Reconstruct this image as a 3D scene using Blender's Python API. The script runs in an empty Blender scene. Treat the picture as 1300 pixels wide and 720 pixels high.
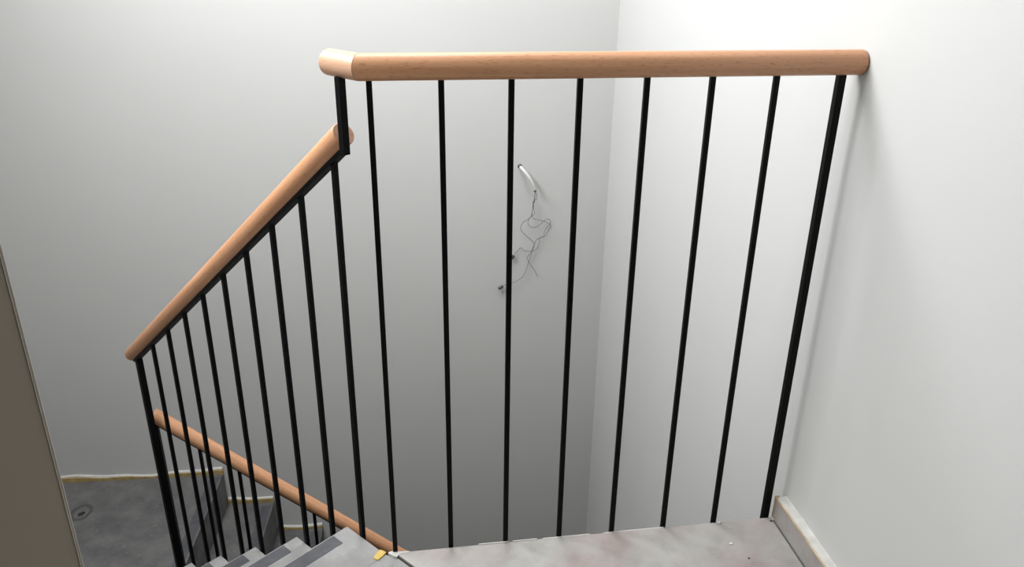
import bpy, bmesh, math, random
from mathutils import Vector, Matrix

random.seed(7)
scene = bpy.context.scene
COL = scene.collection

# ------------------------------------------------------------------ camera
cam_data = bpy.data.cameras.new('camera')
cam_data.sensor_width = 36.0
cam_data.sensor_fit = 'HORIZONTAL'
cam_data.lens = 1030.137 / 1300.0 * 36.0
cam_data.clip_start = 0.01
cam = bpy.data.objects.new('camera', cam_data)
COL.objects.link(cam)
_r = Vector((0.98863199, -0.14972938, 0.01370794))
_d = Vector((-0.04819221, -0.40191839, -0.91440643))
_f = Vector((0.14242298, 0.90335083, -0.40456517))
cam.matrix_world = Matrix(((_r.x, -_d.x, -_f.x, 0.02708624),
                           (_r.y, -_d.y, -_f.y, -1.3890394),
                           (_r.z, -_d.z, -_f.z, 1.23992325),
                           (0, 0, 0, 1)))
scene.camera = cam

# ------------------------------------------------------------------ world, lights, exposure
world = bpy.data.worlds.new('world')
scene.world = world
world.use_nodes = True
world.node_tree.nodes['Background'].inputs[0].default_value = (0.75, 0.83, 1.0, 1)
world.node_tree.nodes['Background'].inputs[1].default_value = 0.02


def area(name, loc, target, sx, sy, power, color):
    d = bpy.data.lights.new(name, 'AREA')
    d.shape = 'RECTANGLE'
    d.size, d.size_y = sx, sy
    d.energy = power
    d.color = color
    o = bpy.data.objects.new(name, d)
    COL.objects.link(o)
    o.location = loc
    o.rotation_euler = (Vector(target) - Vector(loc)).to_track_quat('-Z', 'Y').to_euler()
    return o


# daylight of the roof window in the steep roof slope on the left
ROOF = math.radians(58)                          # pitch of the sloping ceiling
CEIL = 2.40                                      # flat part of the ceiling
RIDGE_X = -0.90                                  # where the slope meets the flat part
SKY_X, SKY_Y, SKY_W, SKY_D = -1.08, 0.38, 0.52, 1.40
KNEE_X = -1.26                                   # where the slope ends in the low flat part


def roof_z(x):
    return CEIL + (x - RIDGE_X) * math.tan(ROOF)


ROOF_N = Vector((math.sin(ROOF), 0, -math.cos(ROOF)))
_c = Vector((SKY_X, SKY_Y, roof_z(SKY_X))) + ROOF_N * 0.01
area('roof_window_daylight', _c, _c + ROOF_N, SKY_D, SKY_W, 65, (0.98, 0.995, 1.0))
TOP_X, TOP_Y, TOP_W = 0.10, 0.80, 0.60           # added fill lamp over the stairwell, brightens the upper back wall
area('stairwell_fill', (TOP_X, TOP_Y, CEIL - 0.005), (TOP_X, TOP_Y, 0), TOP_W, TOP_W, 26.5, (0.98, 0.995, 1.0))

vs = scene.view_settings
vs.view_transform = 'Standard'
vs.look = 'None'
vs.gamma = 1.0
vs.use_curve_mapping = False
vs.exposure = 0.0
scene.cycles.max_bounces = 10
scene.cycles.diffuse_bounces = 6
scene.cycles.use_denoising = True

# ------------------------------------------------------------------ materials


def new_mat(name):
    m = bpy.data.materials.new(name)
    m.use_nodes = True
    nt = m.node_tree
    return m, nt, nt.nodes['Principled BSDF']


def node(nt, kind, **kw):
    n = nt.nodes.new(kind)
    for k, v in kw.items():
        if k in ('operation', 'data_type', 'blend_type', 'noise_dimensions', 'feature', 'wave_type', 'bands_direction'):
            setattr(n, k, v)
        else:
            n.inputs[k].default_value = v
    return n


def ramp(nt, stops):
    n = nt.nodes.new('ShaderNodeValToRGB')
    el = n.color_ramp.elements
    while len(el) < len(stops):
        el.new(0.5)
    for e, (p, c) in zip(el, stops):
        e.position = p
        e.color = c if len(c) == 4 else (*c, 1)
    return n


def position(nt):
    return nt.nodes.new('ShaderNodeNewGeometry').outputs['Position']


def bump(nt, bsdf, height, strength, distance):
    b = node(nt, 'ShaderNodeBump', Strength=strength, Distance=distance)
    nt.links.new(height, b.inputs['Height'])
    nt.links.new(b.outputs[0], bsdf.inputs['Normal'])


def mix(nt, fac, a, b, mode='MIX'):
    m = nt.nodes.new('ShaderNodeMix')
    m.data_type = 'RGBA'
    m.blend_type = mode
    for sock, v in ((m.inputs[0], fac), (m.inputs[6], a), (m.inputs[7], b)):
        if isinstance(v, (int, float)):
            sock.default_value = v
        elif isinstance(v, tuple):
            sock.default_value = (*v, 1)
        else:
            nt.links.new(v, sock)
    return m.outputs[2]


def paint(name, col, vary=0.03):
    m, nt, b = new_mat(name)
    p = position(nt)
    n1 = node(nt, 'ShaderNodeTexNoise', Scale=1.7, Detail=3.0)
    nt.links.new(p, n1.inputs['Vector'])
    r = ramp(nt, [(0.3, tuple(c * (1 - vary) for c in col)), (0.7, col)])
    nt.links.new(n1.outputs[0], r.inputs[0])
    nt.links.new(r.outputs[0], b.inputs['Base Color'])
    b.inputs['Roughness'].default_value = 0.75
    n2 = node(nt, 'ShaderNodeTexNoise', Scale=260.0, Detail=3.0)
    nt.links.new(p, n2.inputs['Vector'])
    n3 = node(nt, 'ShaderNodeTexNoise', Scale=14.0, Detail=2.0)
    nt.links.new(p, n3.inputs['Vector'])
    s = node(nt, 'ShaderNodeMath', operation='MULTIPLY_ADD')
    nt.links.new(n3.outputs[0], s.inputs[0])
    s.inputs[1].default_value = 2.0
    nt.links.new(n2.outputs[0], s.inputs[2])
    bump(nt, b, s.outputs[0], 0.05, 0.001)
    return m


def plain(name, col, rough=0.6, metallic=0.0, vary=0.15, scale=40.0):
    m, nt, b = new_mat(name)
    n1 = node(nt, 'ShaderNodeTexNoise', Scale=scale, Detail=4.0)
    nt.links.new(position(nt), n1.inputs['Vector'])
    r = ramp(nt, [(0.3, tuple(c * (1 - vary) for c in col)), (0.7, tuple(min(1, c * (1 + vary)) for c in col))])
    nt.links.new(n1.outputs[0], r.inputs[0])
    nt.links.new(r.outputs[0], b.inputs['Base Color'])
    b.inputs['Roughness'].default_value = rough
    b.inputs['Metallic'].default_value = metallic
    bump(nt, b, n1.outputs[0], 0.15, 0.001)
    return m


def concrete(name, lo, hi, speck):
    m, nt, b = new_mat(name)
    p = position(nt)
    n1 = node(nt, 'ShaderNodeTexNoise', Scale=9.0, Detail=7.0, Roughness=0.62)
    n2 = node(nt, 'ShaderNodeTexNoise', Scale=55.0, Detail=4.0)
    for n in (n1, n2):
        nt.links.new(p, n.inputs['Vector'])
    r = ramp(nt, [(0.34, lo), (0.66, hi)])
    nt.links.new(n1.outputs[0], r.inputs[0])
    sp = ramp(nt, [(0.62, (0, 0, 0)), (0.74, (1, 1, 1))])
    nt.links.new(n2.outputs[0], sp.inputs[0])
    dk = ramp(nt, [(0.27, (1, 1, 1)), (0.36, (0, 0, 0))])
    nt.links.new(n2.outputs[0], dk.inputs[0])
    half = node(nt, 'ShaderNodeMath', operation='MULTIPLY')
    nt.links.new(sp.outputs[0], half.inputs[0])
    half.inputs[1].default_value = 0.45
    half2 = node(nt, 'ShaderNodeMath', operation='MULTIPLY')
    nt.links.new(dk.outputs[0], half2.inputs[0])
    half2.inputs[1].default_value = 0.4
    c = mix(nt, half.outputs[0], r.outputs[0], speck)
    c = mix(nt, half2.outputs[0], c, tuple(v * 0.5 for v in lo))
    nt.links.new(c, b.inputs['Base Color'])
    b.inputs['Roughness'].default_value = 0.8
    bump(nt, b, n1.outputs[0], 0.25, 0.004)
    return m


def tile_mat(name):
    m, nt, b = new_mat(name)
    p = position(nt)
    n1 = node(nt, 'ShaderNodeTexNoise', Scale=5.0, Detail=5.0, Roughness=0.55)
    n2 = node(nt, 'ShaderNodeTexNoise', Scale=16.0, Detail=6.0, Roughness=0.6)
    n3 = node(nt, 'ShaderNodeTexNoise', Scale=90.0, Detail=2.0)
    for n in (n1, n2, n3):
        nt.links.new(p, n.inputs['Vector'])
    r = ramp(nt, [(0.38, (0.320, 0.269, 0.255)), (0.5, (0.340, 0.309, 0.296)), (0.64, (0.360, 0.350, 0.333))])
    nt.links.new(n1.outputs[0], r.inputs[0])
    r2 = ramp(nt, [(0.3, (0.80, 0.79, 0.78)), (0.55, (1, 1, 1))])
    nt.links.new(n2.outputs[0], r2.inputs[0])
    c = mix(nt, 1.0, r.outputs[0], r2.outputs[0], 'MULTIPLY')
    sp = ramp(nt, [(0.74, (0, 0, 0)), (0.79, (1, 1, 1))])
    nt.links.new(n3.outputs[0], sp.inputs[0])
    c = mix(nt, sp.outputs[0], c, (0.5, 0.49, 0.48))
    nt.links.new(c, b.inputs['Base Color'])
    b.inputs['Roughness'].default_value = 0.5
    bump(nt, b, n2.outputs[0], 0.06, 0.001)
    return m


def beech(name, lo, hi, fleck):
    """grain runs along each piece's own local X axis"""
    m, nt, b = new_mat(name)
    tc = nt.nodes.new('ShaderNodeTexCoord')

    def mapped(sx, sy, sz):
        mp = nt.nodes.new('ShaderNodeMapping')
        mp.inputs['Scale'].default_value = (sx, sy, sz)
        nt.links.new(tc.outputs['Object'], mp.inputs['Vector'])
        return mp.outputs[0]
    g = node(nt, 'ShaderNodeTexNoise', Scale=1.0, Detail=5.0, Roughness=0.6)
    nt.links.new(mapped(3.0, 120.0, 120.0), g.inputs['Vector'])
    l = node(nt, 'ShaderNodeTexNoise', Scale=1.0, Detail=2.0)
    nt.links.new(mapped(2.2, 22.0, 22.0), l.inputs['Vector'])
    f = node(nt, 'ShaderNodeTexNoise', Scale=1.0, Detail=2.0)
    nt.links.new(mapped(70.0, 560.0, 560.0), f.inputs['Vector'])
    r = ramp(nt, [(0.3, lo), (0.7, hi)])
    nt.links.new(g.outputs[0], r.inputs[0])
    r2 = ramp(nt, [(0.3, (0.86, 0.83, 0.80)), (0.65, (1.0, 1.0, 1.0))])
    nt.links.new(l.outputs[0], r2.inputs[0])
    c = mix(nt, 1.0, r.outputs[0], r2.outputs[0], 'MULTIPLY')
    fr = ramp(nt, [(0.60, (0, 0, 0)), (0.68, (1, 1, 1))])
    nt.links.new(f.outputs[0], fr.inputs[0])
    h = node(nt, 'ShaderNodeMath', operation='MULTIPLY')
    nt.links.new(fr.outputs[0], h.inputs[0])
    h.inputs[1].default_value = 0.55
    c = mix(nt, h.outputs[0], c, fleck)
    nt.links.new(c, b.inputs['Base Color'])
    b.inputs['Roughness'].default_value = 0.46
    b.inputs['Coat Weight'].default_value = 0.08
    b.inputs['Coat Roughness'].default_value = 0.4
    return m


M = {}
M['wall'] = paint('white_wall_paint', (0.535, 0.535, 0.526))
M['wall_shade'] = paint('shade_toned_wall_paint', (0.53, 0.465, 0.375))  # wall white with the warm tone of its dim bounce light mixed in
M['ceiling'] = paint('ceiling_paint', (0.54, 0.54, 0.53))
M['concrete'] = concrete('light_screed', (0.192, 0.190, 0.187), (0.270, 0.268, 0.263), (0.343, 0.338, 0.328))
M['concrete_dark'] = concrete('grey_screed', (0.076, 0.076, 0.078), (0.135, 0.132, 0.130), (0.224, 0.224, 0.221))
M['inlay'] = concrete('dark_inlay_strip', (0.049, 0.050, 0.057), (0.087, 0.087, 0.096), (0.151, 0.151, 0.151))
M['mortar'] = plain('grey_white_mortar', (0.55, 0.54, 0.51), 0.85, 0, 0.12, 40)
M['crumb'] = plain('white_plaster', (0.75, 0.74, 0.72), 0.9)
M['tile'] = tile_mat('stoneware_tile')
M['tile_edge'] = plain('tile_edge_clay', (0.50, 0.37, 0.22), 0.8, 0, 0.3, 25)
M['groove'] = plain('dark_mortar', (0.07, 0.068, 0.066), 0.9)  # dark colour of the mortar ring in the landing
M['metal'] = plain('black_powder_coat', (0.0022, 0.0022, 0.0026), 0.5, 0.0, 0.1, 300)
M['metal'].node_tree.nodes['Principled BSDF'].inputs['Specular IOR Level'].default_value = 0.12
M['beech'] = beech('beech_varnished', (0.52, 0.25, 0.127), (0.64, 0.345, 0.19), (0.27, 0.105, 0.045))
M['beech_pale'] = beech('beech_pale', (0.545, 0.325, 0.21), (0.63, 0.40, 0.27), (0.399, 0.190, 0.095))
M['beech_end'] = beech('beech_end_grain', (0.34, 0.185, 0.115), (0.42, 0.24, 0.15), (0.2, 0.1, 0.05))
M['foam'] = plain('yellow_foam_strip', (0.36, 0.265, 0.11), 0.9, 0, 0.3, 30)
M['yellow'] = plain('yellow_tape', (0.495, 0.345, 0.090), 0.7, 0, 0.15, 80)
M['caulk'] = plain('white_filler', (0.527, 0.518, 0.493), 0.8, 0, 0.08, 60)
M['joint'] = plain('dark_joint', (0.03, 0.028, 0.028), 0.9)
M['wire'] = plain('grey_wire', (0.11, 0.11, 0.11), 0.5)
M['sleeve'] = plain('white_plastic_sleeve', (0.562, 0.562, 0.547), 0.4, 0, 0.05)
M['connector'] = plain('dark_connector', (0.05, 0.05, 0.05), 0.5)
M['dark_floor'] = plain('bounce_damping_floor', (0.075, 0.045, 0.03), 0.6)  # unseen floor, made dark brown to dim and tint bounce light in the well
M['hole'] = plain('hole_shade_crumb_dirt', (0.02, 0.018, 0.016), 0.9)  # shade inside the landing hole as colour; also the dark crumbs
M['glass'] = plain('roof_window_frame', (0.75, 0.75, 0.74), 0.4)

# ------------------------------------------------------------------ helpers


def link(name, me, mat, parent=None, matrix=None):
    o = bpy.data.objects.new(name, me)
    COL.objects.link(o)
    if mat is not None and not me.materials:
        me.materials.append(mat)
    if parent is not None:
        o.parent = parent
        pm = parent.get('_m')
        base = WORLD[parent.name]
        W = matrix if matrix is not None else Matrix.Identity(4)
        o.matrix_local = base.inverted() @ W
        WORLD[o.name] = W
    else:
        W = matrix if matrix is not None else Matrix.Identity(4)
        o.matrix_world = W
        WORLD[o.name] = W
    return o


WORLD = {}


def thing(name, loc, label, cat, group=None):
    o = bpy.data.objects.new(name, None)
    COL.objects.link(o)
    o.location = loc
    o.empty_display_size = 0.1
    WORLD[o.name] = Matrix.Translation(loc)
    o['label'] = label
    o['category'] = cat
    if group:
        o['group'] = group
    return o


def tag(o, label, cat, group=None):
    o['label'] = label
    o['category'] = cat
    if group:
        o['group'] = group
    return o


def structure(o, label=None):
    o['kind'] = 'structure'
    if label:
        o['label'] = label
    return o


def mesh_from_bm(name, bm):
    me = bpy.data.meshes.new(name)
    bmesh.ops.recalc_face_normals(bm, faces=bm.faces)
    bm.to_mesh(me)
    bm.free()
    return me


def prism(name, pts, z0, z1, bevel=0.0):
    """vertical prism over a plan polygon"""
    bm = bmesh.new()
    lo = [bm.verts.new((p[0], p[1], z0)) for p in pts]
    hi = [bm.verts.new((p[0], p[1], z1)) for p in pts]
    bm.faces.new(lo)
    bm.faces.new(hi)
    n = len(pts)
    for i in range(n):
        bm.faces.new((lo[i], lo[(i + 1) % n], hi[(i + 1) % n], hi[i]))
    if bevel:
        top = [e for e in bm.edges if all(abs(v.co.z - z1) < 1e-6 for v in e.verts)]
        bmesh.ops.bevel(bm, geom=top, offset=bevel, segments=2, affect='EDGES', profile=0.5)
    return mesh_from_bm(name, bm)


def box(name, x0, x1, y0, y1, z0, z1, bevel=0.0):
    bm = bmesh.new()
    bmesh.ops.create_cube(bm, size=1.0)
    for v in bm.verts:
        v.co = Vector((x0 + (v.co.x + .5) * (x1 - x0), y0 + (v.co.y + .5) * (y1 - y0), z0 + (v.co.z + .5) * (z1 - z0)))
    if bevel:
        bmesh.ops.bevel(bm, geom=list(bm.edges), offset=bevel, segments=2, affect='EDGES', profile=0.5)
    return mesh_from_bm(name, bm)


def axis_matrix(origin, xdir, up=Vector((0, 0, 1))):
    x = xdir.normalized()
    y = up.cross(x).normalized()
    z = x.cross(y)
    m = Matrix((x, y, z)).transposed().to_4x4()
    m.translation = origin
    return m


def tube_piece(name, p0, p1, r, mat, parent, n0=None, n1=None, seg=40, round0=0.0, round1=0.0, end_mat=None):
    """solid round bar from p0 to p1; n0 / n1 are plane normals of mitred ends, round0/1 the edge radius of square ends"""
    d = (p1 - p0).normalized()
    W = axis_matrix(p0, d)
    L = (p1 - p0).length
    Wi = W.to_3x3().inverted()
    rings = []

    def ring(x, rad, nrm=None):
        out = []
        for i in range(seg):
            a = 2 * math.pi * i / seg
            c = Vector((0, math.cos(a) * rad, math.sin(a) * rad))
            s = 0.0
            if nrm is not None:
                nl = Wi @ nrm
                s = -(c.y * nl.y + c.z * nl.z) / nl.x
            out.append(Vector((x + s, c.y, c.z)))
        return out
    if n0 is not None or not round0:
        rings.append(ring(0, r, n0))
    else:
        for k in range(4, -1, -1):
            a = k / 4 * math.pi / 2
            rings.append(ring(round0 * (1 - math.sin(a)), r - round0 * (1 - math.cos(a))))
    body_end = []
    if n1 is not None or not round1:
        body_end.append(ring(L, r, n1))
    else:
        for k in range(5):
            a = k / 4 * math.pi / 2
            body_end.append(ring(L - round1 * (1 - math.sin(a)), r - round1 * (1 - math.cos(a))))
    rings += body_end
    bm = bmesh.new()
    vr = [[bm.verts.new(v) for v in rg] for rg in rings]
    for a, b in zip(vr[:-1], vr[1:]):
        for i in range(seg):
            f = bm.faces.new((a[i], a[(i + 1) % seg], b[(i + 1) % seg], b[i]))
            f.smooth = True
    caps = [bm.faces.new([bm.verts.new(v) for v in rings[0]]), bm.faces.new([bm.verts.new(v) for v in rings[-1]])]
    for f in caps:
        f.material_index = 1 if end_mat else 0
    me = mesh_from_bm(name, bm)
    me.materials.append(mat)
    if end_mat:
        me.materials.append(end_mat)
    return link(name, me, mat, parent, W)


def bar_mesh(name, w, h, length, bevel=0.0008):
    """square bar hanging from local z = 0 down to -length"""
    return box(name, -w / 2, w / 2, -h / 2, h / 2, -length, 0.0, bevel)


def sweep(name, pts, r, mat, parent, seg=8, sub=5):
    """round wire through the points (Catmull-Rom)"""
    P = [Vector(p) for p in pts]
    Q = []
    for i in range(len(P) - 1):
        a, b, c, d = P[max(i - 1, 0)], P[i], P[i + 1], P[min(i + 2, len(P) - 1)]
        for k in range(sub):
            t = k / sub
            Q.append(0.5 * ((2 * b) + (c - a) * t + (2 * a - 5 * b + 4 * c - d) * t * t + (3 * b - a - 3 * c + d) * t ** 3))
    Q.append(P[-1])
    bm = bmesh.new()
    prev = None
    first = last = None
    up = Vector((0.13, 0.97, 0.2)).normalized()
    for i, q in enumerate(Q):
        t = (Q[min(i + 1, len(Q) - 1)] - Q[max(i - 1, 0)]).normalized()
        x = up - t * up.dot(t)
        x.normalize()
        y = t.cross(x)
        ringv = [bm.verts.new(q + r * (math.cos(2 * math.pi * k / seg) * x + math.sin(2 * math.pi * k / seg) * y)) for k in range(seg)]
        if prev:
            for k in range(seg):
                f = bm.faces.new((prev[k], prev[(k + 1) % seg], ringv[(k + 1) % seg], ringv[k]))
                f.smooth = True
        else:
            first = ringv
        prev = last = ringv
    bm.faces.new(first)
    bm.faces.new(last)
    return link(name, mesh_from_bm(name, bm), mat, parent)


# ------------------------------------------------------------------ plan of the place
K = Vector((-0.0155, 0.0, 0.0))                 # corner of the railing
A1 = 2.2668
U = Vector((math.cos(A1), math.sin(A1), 0))     # upper flight goes down this way
N = Vector((-U.y, U.x, 0))                      # towards the outer side of the upper flight
WALL_X = 0.882                                  # right wall
JAMB_T, JAMB_N = -0.754, 0.7690                   # free corner of the wall at the head of the stairs
STAIR_W = 1.0                                   # width of the upper flight
FAR_X = -2.1
ROOM_Y = -3.5
LOW = -2.75
ZL = -0.984                                     # intermediate landing
RISE = 0.164
SC = -0.006                                     # bare screed, a little under the tiles


def back_y(x):
    return 1.62 - 0.043 * (x - WALL_X)


def tn(t, n, z=0.0):
    q = K + U * t + N * n
    return Vector((q.x, q.y, z))


E2 = Vector((1, -0.043, 0)).normalized()        # lower flight goes down this way
NOSE2 = 0.085                                   # its nosings lean dx/dy

# ------------------------------------------------------------------ the setting
TOP = CEIL + 0.06
structure(link('wall_right', box('wall_right', WALL_X, WALL_X + 0.15, ROOM_Y - 0.15, 1.95, LOW, TOP), M['wall']),
          'smooth white wall to the right of the railing')
structure(link('wall_back', prism('wall_back', [(FAR_X - 0.1, back_y(FAR_X - 0.1)), (WALL_X, back_y(WALL_X)),
                                                (WALL_X, 2.0), (FAR_X - 0.1, 2.0)], LOW, TOP), M['wall']),
          'tall white wall behind the stairwell')


def quad(t0, t1, n0, n1):
    return [tn(t0, n0)[:2], tn(t1, n0)[:2], tn(t1, n1)[:2], tn(t0, n1)[:2]]


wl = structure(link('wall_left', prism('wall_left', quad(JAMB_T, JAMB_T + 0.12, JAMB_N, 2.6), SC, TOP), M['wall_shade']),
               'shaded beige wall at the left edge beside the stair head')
link('corner_bead', prism('corner_bead', [tn(t, n)[:2] for t, n in ((JAMB_T - 0.0004, JAMB_N + 0.0012), (JAMB_T + 0.0034, JAMB_N - 0.0010), (JAMB_T + 0.012, JAMB_N - 0.0010), (JAMB_T + 0.012, JAMB_N + 0.0012))], SC, TOP), M['crumb'], wl)
SWE = tn(1.226, STAIR_W)
structure(link('wall_stair', prism('wall_stair', quad(JAMB_T + 0.121, 1.226, STAIR_W, STAIR_W + 0.10), LOW, TOP), M['wall']))
structure(link('wall_stairwell', box('wall_stairwell', FAR_X - 0.15, FAR_X, -3.5, 1.95, LOW, TOP), M['wall']))
structure(link('wall_landing', box('wall_landing', FAR_X, SWE.x - 0.02, SWE.y - 0.12, SWE.y - 0.005, LOW, TOP), M['wall']))
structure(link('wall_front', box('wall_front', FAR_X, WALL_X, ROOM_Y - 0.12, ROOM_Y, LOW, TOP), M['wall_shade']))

# ceiling: flat over the landing, sloping down to the left, with the roof window in the slope
bmc = bmesh.new()
prof = [(WALL_X + 0.15, CEIL), (RIDGE_X, CEIL), (KNEE_X, roof_z(KNEE_X)), (FAR_X - 0.15, roof_z(KNEE_X)), (FAR_X - 0.15, CEIL + 0.3), (WALL_X + 0.15, CEIL + 0.3)]
fr = [bmc.verts.new((x, ROOM_Y - 0.15, z)) for x, z in prof]
bk_ = [bmc.verts.new((x, 2.0, z)) for x, z in prof]
bmc.faces.new(fr)
bmc.faces.new(bk_)
for i in range(6):
    bmc.faces.new((fr[i], fr[(i + 1) % 6], bk_[(i + 1) % 6], bk_[i]))
structure(link('ceiling', mesh_from_bm('ceiling', bmc), M['ceiling']))
# casing of the roof window
bmw = bmesh.new()
for (a, b, c, d) in ((-.07, 0, -.07, SKY_D + .07), (SKY_W, SKY_W + .07, -.07, SKY_D + .07), (0, SKY_W, -.07, 0), (0, SKY_W, SKY_D, SKY_D + .07)):
    r_ = bmesh.ops.create_cube(bmw, size=1.0)
    for v in r_['verts']:
        v.co = Vector((a + (v.co.x + .5) * (b - a) - SKY_W / 2, c + (v.co.y + .5) * (d - c) - SKY_D / 2, v.co.z * 0.03))
structure(link('window_1', mesh_from_bm('window_1', bmw), M['glass'], None,
               Matrix.Translation((SKY_X, SKY_Y, roof_z(SKY_X))) @ Matrix.Rotation(-ROOF, 4, 'Y')))
bmw = bmesh.new()
hw = TOP_W / 2
for (a, b, c, d) in ((-hw - .06, -hw, -hw - .06, hw + .06), (hw, hw + .06, -hw - .06, hw + .06), (-hw, hw, -hw - .06, -hw), (-hw, hw, hw, hw + .06)):
    r_ = bmesh.ops.create_cube(bmw, size=1.0)
    for v in r_['verts']:
        v.co = Vector((a + (v.co.x + .5) * (b - a), c + (v.co.y + .5) * (d - c), v.co.z * 0.03))
structure(link('fill_casing', mesh_from_bm('fill_casing', bmw), M['glass'], None, Matrix.Translation((TOP_X, TOP_Y, CEIL))))  # casing invented to go round the added fill lamp
structure(link('floor_lower_storey', box('floor_lower_storey', FAR_X, WALL_X, ROOM_Y, 1.8, LOW - 0.1, LOW), M['dark_floor']))

# upper floor slab (bare screed) with the tiles laid on it
p_left = tn(0.0, 0.0)
pe = tn(0.0, STAIR_W)
pf = tn(JAMB_T + 0.12, STAIR_W)
slab_pts = [(-0.012, -0.010), (WALL_X, -0.010), (WALL_X, ROOM_Y), (FAR_X, ROOM_Y), (FAR_X, pf.y - 0.3),
            pf[:2], pe[:2], (p_left.x + N.x * 0.006, p_left.y + N.y * 0.006)]
floor = structure(link('floor', prism('floor', slab_pts, -0.24, SC), M['concrete']), 'upper floor with pale stoneware tiles')
TE = -0.0065
SKX = 0.858
tl = tn(-0.010, -0.0075)
corner = Vector((0.004, TE, 0))
tl2 = tn(-0.60, -0.0075)
tiles = [
    [(corner.x + 0.004, TE), (SKX - 0.0015, TE), (SKX - 0.0015, tl2.y), (tl2.x, tl2.y), (tn(-0.03, -0.0075).x, tn(-0.03, -0.0075).y), (tn(-0.018, -0.0065).x, tn(-0.018, -0.0065).y)],
    [(tl2.x, tl2.y - 0.003), (SKX - 0.0015, tl2.y - 0.003), (SKX - 0.0015, tl2.y - 0.6), (tl2.x, tl2.y - 0.6)],
]
for pts in tiles:
    link('tile', prism('tile', pts, SC, 0.0, 0.0012), M['tile'], floor)
# dark open joint down the free side of the tile and the white filler at its corner
j0, j1 = tn(-0.012, -0.0035), tn(-0.6, -0.0035)
link('joint', prism('joint', [tn(-0.016, -0.0078)[:2], tn(-0.6, -0.0078)[:2], tn(-0.6, -0.002)[:2], tn(-0.016, -0.004)[:2]], SC, SC + 0.0012), M['joint'], floor)
bmf = bmesh.new()
fill = [(-0.016, -0.004), (-0.010, -0.001), (0.010, -0.004), (0.03, -0.0055), (0.03, -0.0095), (0.008, -0.011), (0.002, -0.020), (-0.004, -0.017), (-0.010, -0.011)]
link('filler', prism('filler', fill, SC - 0.004, 0.0006, 0.001), M['caulk'], floor)
# thin ridge of filler along the tile edge, broken here and there
ridge = [(0.18, 0.245, 0.0018), (0.255, 0.31, 0.0016), (0.322, 0.43, 0.0008), (0.46, 0.60, 0.0006)]
for a, b, h in ridge:
    link('edge_filler', box('edge_filler', a, b, TE - 0.0012, TE + 0.0015, SC - 0.002, h, 0.0005), M['caulk'], floor)

# skirting of the right wall
sk = structure(link('baseboard_right', box('baseboard_right', SKX + 0.001, SKX + 0.010, tl2.y - 0.6, -0.010, 0.0012, 0.058, 0.0007), M['tile']),
               'stoneware skirting tile along the right wall')
link('tile_edge', box('tile_edge', SKX + 0.0004, SKX + 0.0036, tl2.y - 0.6, -0.009, 0.0575, 0.0595, 0.0006), M['tile_edge'], sk)
link('end_edge', box('end_edge', SKX + 0.0004, SKX + 0.0102, -0.0105, -0.0045, 0.0, 0.060, 0.0006), M['tile_edge'], sk)
link('mortar', box('mortar', SKX + 0.010, WALL_X, tl2.y - 0.6, -0.012, 0.0, 0.0585, 0.0), M['caulk'], sk)
bmk = bmesh.new()
ys = [-0.012 - 0.02 * i for i in range(0, 40)]
prevv = None
for i, y in enumerate(ys):
    w = 0.0005 + 0.002 * random.random()
    ring_ = [bmk.verts.new(v) for v in ((SKX + 0.0034 + w * 0.3, y, 0.0575), (SKX + 0.0048, y, 0.0600 + w * .3),
                                        (WALL_X - 0.004, y, 0.0605 + w * .6), (WALL_X + 0.0005, y, 0.0615 + w), (WALL_X + 0.0005, y, 0.0575))]
    if prevv:
        for k in range(5):
            bmk.faces.new((prevv[k], prevv[(k + 1) % 5], ring_[(k + 1) % 5], ring_[k]))
    else:
        bmk.faces.new(ring_)
    prevv = ring_
bmk.faces.new(prevv)
link('filler', mesh_from_bm('filler', bmk), M['mortar'], sk)

# ------------------------------------------------------------------ upper flight of stairs
T0, RUN = 0.1358, 0.218
EDGE = 0.0052


def to_left_wall(t):
    return tn(t, EDGE), tn(t, STAIR_W - 0.001)


up = thing('stair_flight', tn(T0, 0.3, ZL), 'pale bare concrete stair flight going down to the left below the railing', 'stairs')
for k in range(6):
    ta = 0.0 if k == 0 else T0 + RUN * (k - 1)
    tb = T0 + RUN * k
    a0, a1 = to_left_wall(ta)
    b0, b1 = to_left_wall(tb)
    z = SC - RISE * k + (0.006 if k else 0)
    st = link('step', prism('step', [a0[:2], b0[:2], b1[:2], a1[:2]], z - (0.234 if k == 0 else 0.30), z, 0.003 if k else 0.003), M['concrete'], up)
    # dark inlaid strip behind the nosing
    tail = STAIR_W - 0.09
    q = [tn(tb - 0.038, EDGE + 0.041), tn(tb - 0.0045, EDGE + 0.041), tn(tb - 0.0045, EDGE + max(tail, 0.1)), tn(tb - 0.038, EDGE + max(tail, 0.1))]
    link('nosing_strip', prism('nosing_strip', [v[:2] for v in q], z - 0.004, z + 0.0008, 0.0003), M['inlay'], st)

# ------------------------------------------------------------------ intermediate landing
p5, p5w = to_left_wall(T0 + RUN * 5 + 0.0005)
ny0, ny1 = 0.93, back_y(-0.76) - 0.001


def nose(k, y):
    return -0.762 + 0.203 * k + NOSE2 * (y - 1.66)


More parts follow.
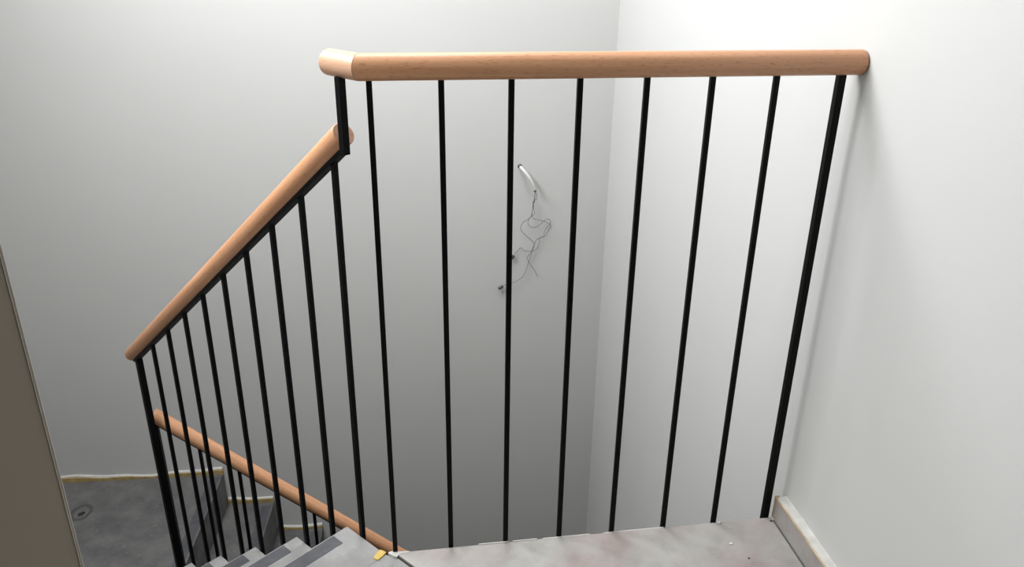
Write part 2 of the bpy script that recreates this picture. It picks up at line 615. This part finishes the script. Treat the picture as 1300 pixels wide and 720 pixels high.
land_pts = [(nose(0, ny0), ny0), (nose(0, ny1), ny1), (FAR_X, back_y(FAR_X) - 0.001), (FAR_X, SWE.y), p5w[:2], (p5.x, p5.y)]
ld = thing('stair_landing', (-1.3, 1.3, ZL), 'grey concrete stair landing in the lower left corner', 'landing')
slab = link('landing_slab', prism('landing_slab', land_pts, ZL - 0.30, ZL, 0.003), M['concrete_dark'], ld)
link('nosing_strip', prism('nosing_strip', [(nose(0, ny0 + .06) - 0.006, ny0 + .06), (nose(0, ny1 - 0.03) - 0.006, ny1 - 0.03),
                                            (nose(0, ny1 - 0.03) - 0.050, ny1 - 0.03), (nose(0, ny0 + .06) - 0.050, ny0 + .06)], ZL - 0.004, ZL + 0.001, 0.0003), M['inlay'], slab)
# broken-out hole in the landing: raised ring of mortar with a dark plug as the hole's shade in the middle
bmh = bmesh.new()
HX, HY = -1.287, 1.497
rows = []
for rad, h in ((0.056, 0.0), (0.053, 0.0010), (0.046, 0.0016), (0.040, 0.0010), (0.037, 0.0)):
    row = []
    for i in range(28):
        a = 2 * math.pi * i / 28
        w = 1 + 0.05 * math.sin(2 * a + 1) + 0.03 * math.sin(5 * a)
        row.append(bmh.verts.new((HX + rad * w * math.cos(a) * 0.72, HY + rad * w * math.sin(a), ZL + h * (1 + .3 * math.sin(2 * a)))))
    rows.append(row)
for a, b in zip(rows[:-1], rows[1:]):
    for i in range(28):
        f = bmh.faces.new((a[i], a[(i + 1) % 28], b[(i + 1) % 28], b[i]))
        f.smooth = True
link('mortar_ring', mesh_from_bm('mortar_ring', bmh), M['groove'], slab)
hp = []
for i in range(18):
    a = 2 * math.pi * i / 18
    w = 1 + 0.22 * math.sin(2 * a + .7) + 0.12 * math.sin(5 * a)
    hp.append((HX + 0.003 + 0.0115 * w * math.cos(a), HY - 0.010 + 0.015 * w * math.sin(a)))
link('hole', prism('hole', hp, ZL - 0.01, ZL + 0.0012), M['hole'], slab)

# ------------------------------------------------------------------ lower flight of stairs
lo = thing('stair_flight', (-0.4, 1.3, ZL - RISE), 'dark grey lower stair flight descending to the right along the back wall', 'stairs')
for k in range(1, 8):
    z = ZL - RISE * k

    def bk(x):
        return back_y(x) - 0.001
    xa0, xb0 = nose(k - 1, ny0) + 0.0005, nose(k, ny0)
    xa1, xb1 = nose(k - 1, ny1) + 0.0005, nose(k, ny1)
    pts = [(xa0, ny0), (xb0, ny0), (nose(k, bk(xb1)), bk(xb1)), (nose(k - 1, bk(xa1)) + 0.0005, bk(xa1))]
    st = link('step', prism('step', pts, z - 0.30, z, 0.003), M['concrete_dark'], lo)
    y1 = bk(xb1) - 0.03
    link('nosing_strip', prism('nosing_strip', [(nose(k, ny0 + .06) - .006, ny0 + .06), (nose(k, y1) - .006, y1), (nose(k, y1) - .05, y1), (nose(k, ny0 + .06) - .05, ny0 + .06)],
                               z - 0.004, z + 0.001, 0.0003), M['inlay'], st)

# yellow edging strips with a lip of white filler where landing and steps meet the back wall
strips = [(FAR_X, nose(0, ny1) - 0.0, ZL)] + [(nose(k - 1, ny1) + 0.004, nose(k, ny1) - 0.004, ZL - RISE * k) for k in range(1, 4)]
for i, (xa, xb, z) in enumerate(strips):
    bms = bmesh.new()
    bml = bmesh.new()
    nn = max(4, int((xb - xa) / 0.03))
    pa = pb = None
    for j in range(nn + 1):
        x = xa + (xb - xa) * j / nn
        y = back_y(x)
        h = 0.020 + 0.006 * math.sin(9 * x + 2) + 0.003 * math.sin(31 * x)
        dd = 0.012
        ra = [bms.verts.new(v) for v in ((x, y + .001, z - .001), (x, y - dd, z - .001), (x, y - dd, z + h * .8), (x, y - dd * .6, z + h), (x, y + .001, z + h))]
        l = 0.004 + 0.002 * math.sin(13 * x)
        rb = [bml.verts.new(v) for v in ((x, y + .001, z + h - .001), (x, y - dd * .8, z + h - .001), (x, y - dd * .6, z + h + l * .6), (x, y - .001, z + h + l), (x, y + .001, z + h + l))]
        if pa:
            for k in range(5):
                bms.faces.new((pa[k], pa[(k + 1) % 5], ra[(k + 1) % 5], ra[k]))
                bml.faces.new((pb[k], pb[(k + 1) % 5], rb[(k + 1) % 5], rb[k]))
        else:
            bms.faces.new(ra)
            bml.faces.new(rb)
        pa, pb = ra, rb
    bms.faces.new(pa)
    bml.faces.new(pb)
    t = structure(link('trim_%d' % (i + 1), mesh_from_bm('foam_strip', bms), M['foam']))
    link('filler_lip', mesh_from_bm('filler_lip', bml), M['caulk'], t)

# ------------------------------------------------------------------ the railing of upper floor and upper flight
rail = thing('stair_railing', (0.4, 0.0, SC), 'black steel railing with round beech handrail along upper floor and stairs', 'railing')
R0 = 0.0225
HZ = 1.0215
SP = 0.1200
KR = Vector((K.x, 0, HZ))
XD = Vector((1, 0, 0))
mitre = (XD - U).normalized()
tube_piece('handrail', KR + XD * 0.0005, Vector((WALL_X - 0.001, 0, HZ)), R0, M['beech'], rail, n0=mitre, round1=0.004)
el = tube_piece('handrail_elbow', KR + U * 0.0005, KR + U * 0.083, R0, M['beech_pale'], rail, n0=mitre, round1=0.007)
el['label'] = 'pale beech elbow piece with a mitred joint'
bal = bar_mesh('baluster', 0.0099, 0.0099, 1.12)
bal.materials.append(M['metal'])
for i in range(7):
    link('baluster', bal, None, rail, Matrix.Translation((i * SP, 0.0, 1.002)))
PW = 0.0140
post = bar_mesh('post', PW, PW, 1.14)
post.materials.append(M['metal'])
link('post', post, None, rail, Matrix.Translation((7 * SP + 0.0050, 0.002, 1.002)))

ROT = Matrix.Rotation(A1, 4, 'Z')
SL = 0.769


def zb(t):
    return 0.9079 - SL * t


cp = bar_mesh('post', 0.0135, 0.0135, 1.003 - zb(0.05))
cp.materials.append(M['metal'])
link('post', cp, None, rail, Matrix.Translation(tn(0.038, 0.011, 1.003)) @ ROT)
# descending flat bar and handrail
wdir = (U - Vector((0, 0, SL))).normalized()
vdir = (U * SL + Vector((0, 0, 1))).normalized()
BAR = 0.008
t0, t1 = 0.052, 1.138
s0 = tn(t0, 0, zb(t0))
fb = box('flat_bar', 0, (t1 - t0) / wdir.dot(U), -0.010, 0.010, 0.0, BAR, 0.0005)
link('flat_bar', fb, M['metal'], rail, axis_matrix(s0, wdir, vdir))
R1 = 0.0215
h0 = tn(0.036, 0, zb(0.036)) + vdir * (BAR + R1 - 0.002)
h1 = tn(1.150, 0, zb(1.150)) + vdir * (BAR + R1 - 0.002)
tube_piece('handrail', h0, h1, R1, M['beech'], rail, round0=0.002, round1=0.006, end_mat=M['beech_end'])
bal1 = bar_mesh('baluster', 0.0100, 0.0100, 0.93)
bal1.materials.append(M['metal'])
for i in range(9):
    t = 0.0867 + i * 0.1151
    link('baluster', bal1, None, rail, Matrix.Translation(tn(t, 0, zb(t) + 0.004)) @ ROT)
tp = 0.0867 + 9 * 0.1151 + 0.002
np_ = bar_mesh('post', 0.0170, 0.0170, 1.12)
np_.materials.append(M['metal'])
link('post', np_, None, rail, Matrix.Translation(tn(tp, 0, zb(tp) + 0.004)) @ ROT)

# ------------------------------------------------------------------ the railing of the lower flight
rl = thing('stair_railing', (-0.4, 0.9, ZL), 'lower black railing with beech handrail descending to the right behind the first one', 'railing')
SL2 = 0.8406
W2 = (E2 - Vector((0, 0, SL2))).normalized()
V2 = (E2 * SL2 + Vector((0, 0, 1))).normalized()


def p2(x):
    return Vector((x, 0.905 - 0.043 * (x + 0.62), -0.3156 - SL2 * (x + 0.62) - 0.002))


ROT2 = Matrix.Rotation(math.atan2(E2.y, E2.x), 4, 'Z')
x0, x1 = -0.745, 0.62
L2 = (p2(x1) - p2(x0)).length
link('flat_bar', box('flat_bar', 0.0, L2, -0.010, 0.010, 0.004, 0.008, 0.0005), M['metal'], rl, axis_matrix(p2(x0), W2, V2))
tube_piece('handrail', p2(-0.762) + V2 * (0.008 + 0.019), p2(x1) + V2 * (0.008 + 0.019), 0.0215, M['beech'], rl, round0=0.006, round1=0.006)
bal2 = bar_mesh('baluster', 0.0100, 0.0100, 1.0)
bal2.materials.append(M['metal'])
for i in range(-0, 11):
    x = -0.62 + 0.1124 * i
    link('baluster', bal2, None, rl, Matrix.Translation(p2(x) + Vector((0, 0, 0.004))) @ ROT2)
np2 = bar_mesh('post', 0.0170, 0.0170, 1.10)
np2.materials.append(M['metal'])
link('post', np2, None, rl, Matrix.Translation(p2(-0.742) + Vector((0, 0, 0.004))) @ ROT2)

# ------------------------------------------------------------------ electric cable on the back wall


def wp(cx, cy, out=0.012):
    """point in front of the back wall from its position on the wall: metres right of x = 0.5 and up from z = 0"""
    x, z = cx, cy
    return (x, back_y(x) - out, z)


# coordinates on the wall, metres: origin of the drawing is the pipe mouth
OX, OZ = 0.531, 0.379
S = 0.000755


def dr(px, py, out):
    return wp(OX + (px - 215) * S * 1.22, OZ - (py - 70) * S * 1.205, out)


cable = thing('electrical_cable', (OX, back_y(OX), OZ), 'loose grey electric wires hanging from a white sleeve in the back wall', 'cable')
sweep('sleeve', [dr(213, 68, -0.01), dr(219, 74, 0.012), dr(240, 98, 0.03), (dr(258, 128, 0.036)), dr(271, 162, 0.036)], 0.0068, M['sleeve'], cable, 14, 6)
sweep('sleeve_mouth', [dr(270.5, 160, 0.036), dr(272.5, 167, 0.036)], 0.0062, M['connector'], cable, 12, 2)
sweep('wall_hole', [dr(211, 64, -0.004), dr(213, 68, 0.0015)], 0.0095, M['wire'], cable, 12, 2)
w1 = [(271, 163), (281, 182), (280, 204), (268, 215), (266, 245), (262, 275), (250, 300), (248, 320), (262, 338), (285, 340), (305, 325), (330, 303), (345, 308), (348, 325),
      (330, 350), (322, 365), (320, 382), (302, 390), (300, 420), (285, 450), (255, 452), (230, 447), (222, 437), (205, 452), (187, 474)]
w2 = [(271, 163), (275, 190), (267, 216), (270, 250), (272, 272), (245, 295), (222, 315), (217, 345), (240, 375), (272, 405), (278, 425), (268, 460), (255, 510), (240, 560),
      (225, 580), (190, 600), (150, 612), (138, 620)]
w3 = [(270, 163), (268, 200), (265, 240), (262, 280), (275, 293), (310, 303), (345, 325), (340, 345), (320, 380), (290, 390), (280, 410), (265, 455), (250, 480), (255, 500),
      (280, 540), (298, 575)]
for j, w in enumerate((w1, w2, w3)):
    n = len(w)
    sweep('wire', [dr(x, y, max(0.010, 0.036 - 0.0025 * i) + 0.004 * j + 0.003 * math.sin(i * 1.3 + j)) for i, (x, y) in enumerate(w)], 0.0010, M['wire'], cable, 6, 4)
sweep('connector', [dr(189, 471, .013), dr(184, 480, .013), dr(178, 485, .013)], 0.0062, M['connector'], cable, 10, 4)
sweep('connector', [dr(142, 618, .014), dr(133, 625, .014), dr(122, 629, .014)], 0.0062, M['connector'], cable, 10, 4)
# clear bare bundle end between sleeve and loops
sweep('ferrule', [dr(271, 211, .034), dr(266, 217, .034)], 0.0030, M['connector'], cable, 8, 2)

# ------------------------------------------------------------------ small things lying about
pc = [(-0.0335, 0.0118), (-0.0262, 0.0078), (-0.0193, 0.0015), (-0.0262, -0.0080), (-0.0368, -0.0196), (-0.0420, -0.0170), (-0.0476, -0.0118), (-0.0410, 0.0010)]
tag(link('tape_piece', prism('tape_piece', pc, SC, SC + 0.003, 0.001), M['yellow']),
    'small yellow tape piece stuck to the top stair edge', 'tape')


def chip(loc, s, mat, label, cat='debris'):
    bmx = bmesh.new()
    bmesh.ops.create_icosphere(bmx, subdivisions=2, radius=1.0)
    for v in bmx.verts:
        j = 1 + 0.25 * math.sin(5 * v.co.x + 3 * v.co.y + loc[0] * 50)
        v.co = Vector((v.co.x * s * j, v.co.y * s * 0.7 * j, v.co.z * s * 0.4))
    o = link('plaster_crumb', mesh_from_bm('plaster_crumb', bmx), mat, None, Matrix.Translation((loc[0], loc[1], s * 0.38)))
    return tag(o, label, cat)


chip((0.7305, -0.0100), 0.0044, M['crumb'], 'white plaster crumb on the tile edge beside the last thin baluster')
chip((0.7299, -0.0793), 0.0040, M['crumb'], 'white plaster crumb lying out on the floor tile')
chip((0.7514, -0.1263), 0.0024, M['hole'], 'tiny dark crumb on the floor tile near the skirting')
chip((0.851, -0.020), 0.0028, M['hole'], 'tiny dark crumb in the tile corner at the skirting end')
